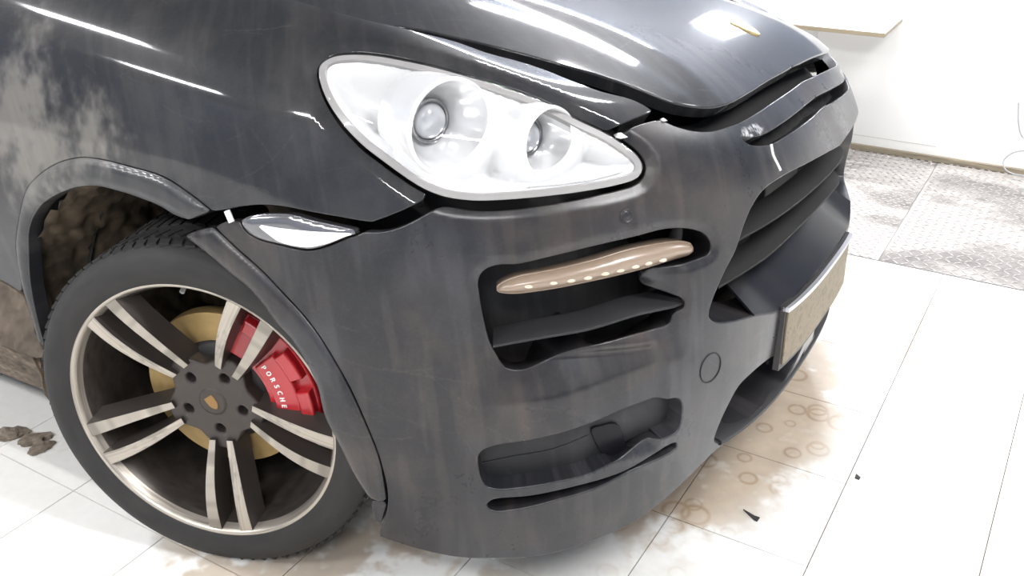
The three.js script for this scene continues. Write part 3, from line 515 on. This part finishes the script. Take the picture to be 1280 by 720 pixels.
for (const z of [.24, -.24]) mesh('grille_strut', new THREE.BoxGeometry(.02, .22, .012).translate(.865, .73, z), plastic, bumper);
// splitter lip
const skinX = (y, z, f = bodyField) => { let lo = 0, hi = 1.4; for (let i = 0; i < 30; i++) { const m = (lo + hi) / 2; f(m, y, z) > 0 ? hi = m : lo = m; } return lo; };
{ const pts = []; for (let i = -8; i <= 8; i++) { const z = i / 8 * .47, y = .345 + .012 * (Math.abs(i) / 8); pts.push([skinX(y, z) + .006, y, z]); } mesh('splitter', blade(pts, .05, 0, .012), dustyPlastic, bumper); }
// number plate in its holder
{
  const g = group('number_plate', car); g.userData.label = 'mud-stained number plate in a dark holder';
  const strip = (y0, y1, z0, z1, o, t) => { const pos = [], idx = [], uv = [], n = 40; for (let i = 0; i <= n; i++) { const z = z0 + (z1 - z0) * i / n, x = skinX((y0 + y1) / 2, z); for (const [dx, y] of [[o, y0], [o, y1], [o - t, y1], [o - t, y0]]) { pos.push(x + dx, y, z); uv.push(i / n, y === y0 ? 0 : 1); } } for (let i = 0; i < n; i++) for (let k = 0; k < 4; k++) { const a = i * 4 + k, b = i * 4 + (k + 1) % 4; idx.push(a, b, b + 4, a, b + 4, a + 4); } idx.push(0, 2, 1, 0, 3, 2, n * 4, n * 4 + 1, n * 4 + 2, n * 4, n * 4 + 2, n * 4 + 3); const q = new THREE.BufferGeometry(); q.setAttribute('position', new THREE.Float32BufferAttribute(pos, 3)); q.setAttribute('uv', new THREE.Float32BufferAttribute(uv, 2)); q.setIndex(idx); return toCreasedNormals(q, .5); };
  const pm = texture(512, 128, (u, v) => { const n = fbm(u * 22, v * 6, 5), m = fbm(u * 60, v * 16, 4), k = .47 + .16 * (n - .5) + .1 * (m - .5) - .12 * sstep(.52, .66, n * .6 + m * .4); return [k, k * .89, k * .70]; });
  mesh('holder', strip(.463, .600, .322, -.225, .010, .012), std({ color: lin(.03, .028, .026), roughness: .5 }), g);
  mesh('plate', strip(.474, .590, .312, -.215, .0135, .003), std({ map: pm, roughness: .55 }), g);
  mesh('top_highlight', strip(.590, .599, .322, -.225, .016, .012), std({ color: lin(.55, .55, .58), metalness: .6, roughness: .3 }), g);  // silver strip painted in for the highlight along the bumper lip
}
// sensor, tow-eye cover, emblem, broken bits
const place = (m, p, field, off = 0) => { const n = gradient(p, field); m.position.set(p[0] + n[0] * off, p[1] + n[1] * off, p[2] + n[2] * off); m.quaternion.setFromUnitVectors(new THREE.Vector3(0, 0, 1), new THREE.Vector3(...n)); return m; };
{
  const s = new THREE.LatheGeometry([[0, .002], [.0065, .0018], [.0075, .0002], [.0095, .0002], [.0105, .0016], [.0125, .001], [.013, -.004]].map(p => new THREE.Vector2(...p)), 28).rotateX(Math.PI / 2);
  place(mesh('parking_sensor', s, bumperPaint, bumper), D.sensor[0], bumperField, .0005);
  place(mesh('tow_eye_cover', mergeGeometries([new THREE.TorusGeometry(.027, .0013, 6, 40)]).scale(1, 1.05, 1), std({ color: lin(.012, .012, .012), roughness: .7 }), bumper), D.tow[0], bumperField, -.0002);
  const sh = new THREE.Shape(); sh.moveTo(-.024, .030); sh.quadraticCurveTo(0, .036, .024, .030); sh.lineTo(.024, -.004); sh.quadraticCurveTo(.022, -.028, 0, -.036); sh.quadraticCurveTo(-.022, -.028, -.024, -.004); sh.closePath();
  const inner = new THREE.Shape(sh.getPoints(12).map(p => new THREE.Vector2(p.x * .8, p.y * .82)));
  const eg = group('emblem', hood); eg.userData.label = 'small gold-edged shield badge';
  mesh('shield', new THREE.ExtrudeGeometry(sh, { depth: .003, bevelEnabled: true, bevelSize: .001, bevelThickness: .001, bevelSegments: 2 }), std({ color: lin(.75, .58, .30), metalness: .8, roughness: .25 }), eg);
  mesh('face', new THREE.ExtrudeGeometry(inner, { depth: .0012, bevelEnabled: false }).translate(0, 0, .004), std({ color: lin(.75, .72, .62), metalness: .5, roughness: .3 }), eg);
  const p = D.emblem[0], n = gradient(p, hoodField), N = new THREE.Vector3(...n), up = new THREE.Vector3(-1, .2, 0).projectOnPlane(N).normalize(), right = new THREE.Vector3().crossVectors(up, N);
  eg.position.set(p[0] + n[0] * .0135, p[1] + n[1] * .0135, p[2]); eg.quaternion.setFromRotationMatrix(new THREE.Matrix4().makeBasis(right, up, N));
  mesh('broken_clip', tube(D.clip.map((p, i) => [p[0], p[1], p[2] + .004]), .0055, 10, 8), white, bumper);
  mesh('torn_tab', new THREE.TetrahedronGeometry(.010, 1).scale(1.3, .55, .8).translate(...D.tab[0]), white, bumper);
  mesh('torn_tab', new THREE.TetrahedronGeometry(.006, 1).scale(1.2, .6, 1).translate(...D.dot[0]), white, bumper);
  const crack = mesh('crack', tube(D.crack.map((p, i) => p.map((c, k) => c + gradient(p, bumperField)[k] * .001)), .0028, 24, 6), white, bumper); crack.userData.label = 'pale split in the black bumper skin';
}
// ---- headlight
{
  for (const side of [1, -1]) {
    const g = group('headlight', car); g.userData.label = 'large almond-shaped clear headlight with two round lamps';
    const M = q => side > 0 ? q : mirrored(q);
    mesh('lens', M(skin(HL, { cell: .008, r: .003, depth: .004, off: (q, s) => .001 + .006 * Math.sqrt(Math.max(0, Math.min(1, s / .03))) })), clear, g);
    const rimS = cut(HL, [HL, -.011]); mesh('rim', M(skin(rimS, { cell: .005, r: .0015, depth: .01, off: () => -.004 })), phys({ color: lin(.30, .29, .28), roughness: .35, clearcoat: .5 }), g);
    const rimOf = (p, R, ax) => { const A = new THREE.Vector3(...ax).normalize(), u = new THREE.Vector3(0, 1, 0).cross(A).normalize(), v = A.clone().cross(u), o = []; for (let i = 0; i < 40; i++) { const t = i / 40 * Math.PI * 2; o.push(toChart([0, 1, 2].map(k => p[k] - A.getComponent(k) * .03 + (u.getComponent(k) * Math.cos(t) + v.getComponent(k) * Math.sin(t)) * R))); } return polySDF(o); };
    const AX = [.84, .02, .36], BX = [.88, .02, .26];
    mesh('housing', M(skin(cut(HL, [rimOf(D.lampA[0], .078, AX), 0], [rimOf(D.lampB[0], .055, BX), 0]), { cell: .008, r: .0002, depth: 0, off: (q, s) => -.008 - .07 * sstep(.006, .05, s) })), silver, g);
    const lamp = (p, R, deep, ballR, ax) => {
      const A = new THREE.Vector3(...ax).normalize(), at = (geo, name, mat) => { const m = mesh(name, geo, mat, g); m.position.set(p[0], p[1], side * p[2]); m.quaternion.setFromUnitVectors(new THREE.Vector3(0, 1, 0), new THREE.Vector3(A.x, A.y, side * A.z)); return m; };
      const bowl = []; for (let i = 0; i <= 14; i++) { const t = i / 14; bowl.push(new THREE.Vector2(ballR * .9 + (R - ballR * .9) * t, -deep + deep * Math.pow(t, 1.8))); } bowl.push(new THREE.Vector2(R + .004, .002), new THREE.Vector2(R + .006, -.006), new THREE.Vector2(R + .004, -.10));
      at(new THREE.LatheGeometry(bowl, 48), 'reflector_bowl', chrome);
      at(new THREE.LatheGeometry([[ballR + .006, -deep - .005], [ballR + .007, -deep + .018], [ballR + .003, -deep + .022], [ballR, -deep + .018]].map(v => new THREE.Vector2(...v)), 40), 'lamp_bezel', std({ color: lin(.35, .35, .36), metalness: .8, roughness: .25 }));
      at(new THREE.SphereGeometry(ballR, 32, 16, 0, Math.PI * 2, 0, 1.5).scale(1, .72, 1).translate(0, -deep + .012, 0), 'projector_lens', phys({ color: lin(.55, .56, .58), metalness: .2, roughness: .06, clearcoat: 1 }));
    };
    lamp(D.lampA[0], .078, .085, .032, AX);
    lamp(D.lampB[0], .055, .070, .028, BX);
    const rib = new THREE.BoxGeometry(.010, .0035, .0035);
    for (let i = 0; i < 22; i++) { const t = i / 21 * (D.ribs.length - 1), k = Math.min(D.ribs.length - 2, t | 0), f = t - k, a = D.ribs[k], b = D.ribs[k + 1]; const m = mesh('rib', rib, silver, g); m.position.set(a[0] + (b[0] - a[0]) * f, a[1] + (b[1] - a[1]) * f, side * (a[2] + (b[2] - a[2]) * f)); m.rotation.set(0, .5 * side, .5); }
  }
  const mk = skin(MK, { cell: .005, r: .0015, depth: .02, off: (q, s) => .0 + .005 * Math.sqrt(Math.max(0, Math.min(1, s / .012))) });
  const marker = phys({ color: lin(.16, .16, .17), roughness: .15, metalness: .5, clearcoat: 1, clearcoatRoughness: .05 }), mw = skin(region(D.markerwhite), { cell: .004, r: .001, depth: .004, off: (q, s) => .006 });
  const a = mesh('side_marker', mk, marker, car); a.userData.label = 'clear white side marker lamp'; const b = mesh('side_marker', mirrored(mk), marker, car);
  const glow = phys({ color: lin(.88, .88, .87), roughness: .15, clearcoat: 1 }); mesh('reflector', mw, glow, a); mesh('reflector', mirrored(mw), glow, b);
}
// ---- rubber behind the open panel gaps
{
  const band = (s, a, b, ...holes) => cut(Object.assign((x, y) => Math.max(s(x, y) - a, -(s(x, y) + b)), { box: [s.box[0] - a - .02, s.box[1] + a + .02, s.box[2] - a - .02, s.box[3] + a + .02] }), ...holes);
  mesh('gap_seal', bothSides(skin(band(hoodSDF, .05, .03, [HL, -.001], [slotSDF, -.004]), { cell: .014, r: .0001, depth: 0, half: true, off: () => -.068 })), blackMat, car);
}
// ---- the rest of the car, out of the frame: it only shades the floor
{
  const s = new THREE.Shape(); s.moveTo(-.95, .30); s.lineTo(-.965, .75); s.quadraticCurveTo(-.95, 1.05, -.86, 1.13); s.lineTo(-.66, 1.68); s.quadraticCurveTo(0, 1.78, .66, 1.68); s.lineTo(.86, 1.13); s.quadraticCurveTo(.95, 1.05, .965, .75); s.lineTo(.95, .30); s.closePath();
  mesh('cabin_body', new THREE.ExtrudeGeometry(s, { depth: 2.6, bevelEnabled: false }).rotateY(-Math.PI / 2).translate(-1.02, 0, 0), paint, car);
  for (const s of [1, -1]) mesh('rocker', box(-1.05, -.47, .28, .44, s * .865 - .065, s * .865 + .065), mudMat, car);
}
// ---- added dark shell that makes the gaps look black, and the wheel well
const shellField = (x, y, z) => bodyField(x, y, z) + .165;
{
  const s = (x, y) => { const d = fromChart([x, y]), t = shoot(d, shellField), p = HUB.map((c, i) => c + d[i] * t); return Math.max(.30 - p[1], -.98 - p[0], -wellSDF(x, y)); };
  s.box = [-1.9, 1.9, -1.9, 1.9];
  mesh('inner_shell', bothSides(skin(s, { cell: .03, r: .0001, depth: 0, half: true, field: shellField })), coreMat, car);
  mesh('radiator', box(.70, .74, .30, .62, -.45, .45), coreMat, car);
  mesh('underbody', mergeGeometries([box(-1.0, .66, .30, .32, -.50, .50), box(-1.0, -.98, .30, 1.15, -.84, .84), box(-1.0, -.50, .30, .33, .50, .86), box(-1.0, -.50, .30, .33, -.86, -.50)]), mudMat, car);
}
{
  const linerMap = texture(512, 512, (u, v) => { const n = fbm(u * 60, v * 26, 5), m = fbm(u * 12, v * 6, 4), k = .38 + .34 * (n - .5) + .2 * (m - .5); return [k * 1.06, k * .92, k * .75]; });
  const g = new THREE.BufferGeometry(), pos = [], uv = [], idx = [], N = 110, Mz = 34, a0 = -.25, a1 = Math.PI + .65;
  const skinZ = (x, y) => { let lo = .3, hi = 1.2; for (let k = 0; k < 24; k++) { const m = (lo + hi) / 2; bodyField(x, y, m) > 0 ? hi = m : lo = m; } return lo; };
  for (let i = 0; i <= N; i++) for (let j = 0; j <= Mz; j++) { const a = a0 + (a1 - a0) * i / N, t = j / Mz, zs = skinZ(WELL[0] + Math.cos(a) * .47, Math.max(.2, WELL[1] + Math.sin(a) * .47)) - .018 - .03 * sstep(.1, -.1, Math.cos(a) * -1 + .1), z = zs - (zs - .455) * t, n = fbm(i * .9, j * 1.1, 5), R = .449 + .024 * Math.max(0, -Math.cos(a)) + (n - .5) * .036; pos.push(WELL[0] + Math.cos(a) * R, WELL[1] + Math.sin(a) * R, z); uv.push(i / N, t * .4); }
  for (let i = 0; i < N; i++) for (let j = 0; j < Mz; j++) { const a = i * (Mz + 1) + j; idx.push(a, a + Mz + 1, a + Mz + 2, a, a + Mz + 2, a + 1); }
  g.setAttribute('position', new THREE.Float32BufferAttribute(pos, 3)); g.setAttribute('uv', new THREE.Float32BufferAttribute(uv, 2)); g.setIndex(idx); g.computeVertexNormals();
  const liner = mesh('wheel_arch_liner', g, std({ map: linerMap, roughness: .95 }), car); liner.userData.label = 'wheel arch liner caked in brown mud';
  const disc = new THREE.CircleGeometry(.47, 40).translate(WELL[0], WELL[1], .46); mesh('inner_wall', disc, liner.material, car);
}
// ---- wheel
const wheelM = new THREE.Matrix4().makeRotationY(.29604524); wheelM.setPosition(-.7492, .3609, 2.1201);
const intoCar = new THREE.Matrix4().copy(car.matrixWorld).invert().multiply(wheelM);
const onHub = o => { intoCar.decompose(o.position, o.quaternion, o.scale); return o; };
const lathe = (p, n = 96) => new THREE.LatheGeometry(p.map(v => new THREE.Vector2(...v)), n).rotateX(Math.PI / 2);   // profile [radius, along the axle]
{
  const w = onHub(group('wheel', car)); w.userData.label = 'front wheel with five pairs of brushed spokes and a low black tyre';
  const TR = .3609;
  const rubber = std({ map: texture(512, 128, (u, v) => { const n = fbm(u * 40, v * 12, 5), k = .145 + .07 * (n - .5); return [k, k * .96, k * .94]; }), roughness: .72 });
  const prof = [[.278, -.012], [.285, .001], [.291, .005], [.300, .009], [.311, .012], [.324, .0125], [.337, .0095], [.347, .003], [.354, -.007], [.3585, -.018], [TR - .0008, -.035], [TR, -.07], [TR, -.20], [TR - .001, -.24], [.353, -.268], [.335, -.285], [.30, -.28], [.285, -.268]];
  const sp = new THREE.CatmullRomCurve3(prof.map(p => new THREE.Vector3(p[0], p[1], 0))).getPoints(70).map(p => [p.x, p.y]);
  const tyre = mesh('tyre', lathe(sp, 128), rubber, w);
  // tread blocks
  const blocks = []; const nb = 84;
  for (let i = 0; i < nb; i++) for (const [z, wd, sk] of [[-.026, .026, .35], [-.066, .034, -.4], [-.135, .060, 0], [-.205, .034, .4], [-.246, .03, -.35]]) { const b = new THREE.BoxGeometry(.0185, .006, wd); b.applyMatrix4(new THREE.Matrix4().makeRotationY(sk)); b.translate(0, (z === -.026 || z === -.246 ? .3593 : TR - .0005) + .0005, z); b.rotateZ(i / nb * Math.PI * 2 + Math.abs(z) * .7); blocks.push(b); }
  const tr = mesh('tread', mergeGeometries(blocks), rubber, tyre); tr.userData.kind = 'stuff';
  const darkRim = std({ color: lin(.062, .052, .046), roughness: .36, metalness: .4 });
  const facing = phys({ map: texture(256, 256, (u, v) => { const n = fbm(u * 8, v * 60, 4), m = fbm(u * 12 + 5, v * 12, 4), k = .70 + .14 * (n - .5) - .12 * sstep(.45, .7, m); return [k, k * .955, k * .89]; }), roughness: .34, metalness: .65 });
  mesh('rim_flange', lathe([[.272, -.020], [.277, -.006], [.281, .001], [.2855, .0035], [.290, .002], [.2915, -.006], [.288, -.016]]), facing, w);
  mesh('rim_barrel', lathe([[.276, -.012], [.266, -.030], [.262, -.06], [.250, -.10], [.247, -.17], [.255, -.24], [.268, -.262], [.284, -.266]]), std({ map: texture(512, 128, (u, v) => { const n = fbm(u * 60, v * 20, 5), k = .27 + .14 * (n - .5); return [k * 1.03, k * .95, k * .88]; }), roughness: .34, metalness: .5 }), w);
  // hub
  const hubShape = new THREE.Shape(); for (let i = 0; i <= 100; i++) { const a = i / 100 * Math.PI * 2, k = Math.cos(5 * (a - THREE.MathUtils.degToRad(132))), r = .094 + .013 * k; i ? hubShape.lineTo(Math.cos(a) * r, Math.sin(a) * r) : hubShape.moveTo(Math.cos(a) * r, Math.sin(a) * r); }
  for (let i = 0; i < 5; i++) { const a = THREE.MathUtils.degToRad(132 + 72 * i), h = new THREE.Path(); h.absarc(Math.cos(a) * .065, Math.sin(a) *   .065, .0165, 0, Math.PI * 2, true); hubShape.holes.push(h); }
  mesh('hub', new THREE.ExtrudeGeometry(hubShape, { depth: .026, bevelEnabled: true, bevelSize: .006, bevelThickness: .006, bevelSegments: 4, curveSegments: 20 }).translate(0, 0, -.080), darkRim, w);
  mesh('hub_back', lathe([[.0, -.085], [.095, -.085], [.10, -.10], [.075, -.13], [0, -.13]], 48), blackMat, w);
  mesh('centre_cap', lathe([[0, -.0445], [.024, -.0450], [.031, -.0475], [.033, -.054]], 40), std({ color: lin(.060, .050, .042), roughness: .5, metalness: .3 }), w);
  const shield = new THREE.Shape(); shield.moveTo(-.011, .014); shield.lineTo(.011, .014); shield.lineTo(.011, -.003); shield.quadraticCurveTo(.009, -.013, 0, -.017); shield.quadraticCurveTo(-.009, -.013, -.011, -.003); shield.closePath();
  mesh('cap_badge', new THREE.ExtrudeGeometry(shield, { depth: .001, bevelEnabled: false }).rotateZ(.6).translate(0, 0, -.0448), std({ color: lin(.30, .17, .06), roughness: .6, metalness: .3 }), w);
  for (let i = 0; i < 5; i++) { const a = THREE.MathUtils.degToRad(132 + 72 * i); mesh('wheel_bolt', mergeGeometries([new THREE.CylinderGeometry(.0115, .0125, .018, 6).rotateX(Math.PI / 2).toNonIndexed(), new THREE.CylinderGeometry(.0145, .0145, .004, 20, 1, true).rotateX(Math.PI / 2).translate(0, 0, .006).toNonIndexed()]).translate(Math.cos(a) * .065, Math.sin(a) * .065, -.078), std({ color: lin(.06, .055, .05), roughness: .5, metalness: .5 }), w); }
  // spokes: a dark body and a brushed face
  const spoke = (sgn) => { // along +x, leaning off the pair's middle line by sgn
    const pos = [], face = [], fi = [], idx = [], n = 16;
    for (let i = 0; i <= n; i++) {
      const t = i / n, x = .088 + (.280 - .088) * t, cy = sgn * (.0195 + .0165 * t + .004 * Math.sin(t * Math.PI)), w = .0075 + .0075 * t, z = -.040 + .040 * Math.sin(Math.min(1, t * 1.05) * Math.PI / 2) * 1.0 - .002, dz = .050 - .012 * t, inb = w * .35, ob = w * 1.0;
      const y0 = cy - w, y1 = cy + w;
      const e0 = sgn > 0 ? inb : ob, e1 = sgn > 0 ? ob : inb;
      pos.push(x, y0, z, x, y1, z, x, y1 + e1, z - dz, x, y0 - e0, z - dz);
      face.push(x, y0 + .0006, z + .0007, x, y1 - .0006, z + .0007);
      if (i < n) { const b = i * 4; for (let k = 0; k < 4; k++) { const a = b + k, c = b + (k + 1) % 4; idx.push(a, c, c + 4, a, c + 4, a + 4); } const q = i * 2; fi.push(q, q + 2, q + 3, q, q + 3, q + 1); }
    }
    idx.push(0, 1, 2, 0, 2, 3, n * 4, n * 4 + 2, n * 4 + 1, n * 4, n * 4 + 3, n * 4 + 2);
    const G = (p, id, uvs) => { const g = new THREE.BufferGeometry(); g.setAttribute('position', new THREE.Float32BufferAttribute(p, 3)); const uv = []; for (let i = 0; i < p.length / 3; i++) uv.push(p[i * 3] * 3 + sgn * .3, p[i * 3 + 1] * 8); g.setAttribute('uv', new THREE.Float32BufferAttribute(uv, 2)); g.setIndex(id); return toCreasedNormals(g, .5); };
    return [G(pos, idx), G(face, fi)];
  };
  for (let i = 0; i < 5; i++) for (const s of [1, -1]) { const [b, f] = spoke(s), a = THREE.MathUtils.degToRad(132 + 72 * i); mesh('spoke', b.rotateZ(a), darkRim, w); mesh('spoke_face', f.rotateZ(a), facing, w); }
  mesh('valve', tube([[-.017, .262, -.040], [-.0165, .258, -.032], [-.016, .255, -.026]], .005, 6, 8), std({ color: lin(.55, .54, .52), roughness: .4 }), w);
  // brake disc and caliper
  const discMat = std({ map: texture(512, 512, (u, v) => { const n = fbm(u * 20, v * 20, 4), k = .66 + .14 * (n - .5); return [k, k * .84, k * .55]; }), metalness: .35, roughness: .45 });
  const disc = onHub(mesh('brake_disc', lathe([[.105, -.130], [.105, -.098], [.110, -.096], [.1735, -.096], [.175, -.0975], [.175, -.1245], [.1735, -.126], [.11, -.126]], 96), discMat, car));
  mesh('disc_bell', lathe([[.0, -.075], [.088, -.078], [.106, -.084], [.113, -.0955]], 64), std({ color: lin(.03, .028, .027), roughness: .5, metalness: .4 }), disc);
  const red = phys({ color: lin(.42, .010, .016), roughness: .35, clearcoat: .8, clearcoatRoughness: .15 });
  const cal = onHub(group('brake_caliper', car)); cal.userData.label = 'red brake caliper with white lettering';
  const arc = (r0, r1, a0, a1) => { const s = new THREE.Shape(), A = THREE.MathUtils.degToRad; s.absarc(0, 0, r1, A(a0), A(a1), false); s.absarc(0, 0, r0, A(a1), A(a0), true); s.closePath(); return s; };
  const bev = { bevelEnabled: true, bevelSize: .005, bevelThickness: .006, bevelSegments: 4, curveSegments: 30 };
  mesh('body', new THREE.ExtrudeGeometry(arc(.128, .226, -8, 70), { depth: .030, ...bev }).translate(0, 0, -.092), red, cal);
  mesh('face_plate', new THREE.ExtrudeGeometry(arc(.148, .192, -4, 40), { depth: .010, ...bev }).translate(0, 0, -.058), red, cal);
  for (const [a0, a1] of [[2, 14], [24, 38], [48, 62]]) mesh('bridge', new THREE.ExtrudeGeometry(arc(.203, .222, a0, a1), { depth: .02, ...bev }).translate(0, 0, -.062), red, cal);
  const font = await new FontLoader().loadAsync('fonts/droid/droid_sans_bold.typeface.json');
  const word = 'PORSCHE', letters = [];
  [...word].forEach((c, i) => { const t = new TextGeometry(c, { font, size: .0108, depth: .001, curveSegments: 4, bevelEnabled: false }); t.computeBoundingBox(); const b = t.boundingBox; t.translate(-(b.min.x + b.max.x) / 2, -.0054, 0); const a = THREE.MathUtils.degToRad(38 - i * 5.3); t.rotateZ(a - Math.PI / 2).translate(Math.cos(a) * .163, Math.sin(a) * .163, -.0418); letters.push(t); });
  mesh('lettering', mergeGeometries(letters), std({ color: lin(.85, .83, .8), roughness: .5 }), cal);
}
renderer.render(scene, camera);
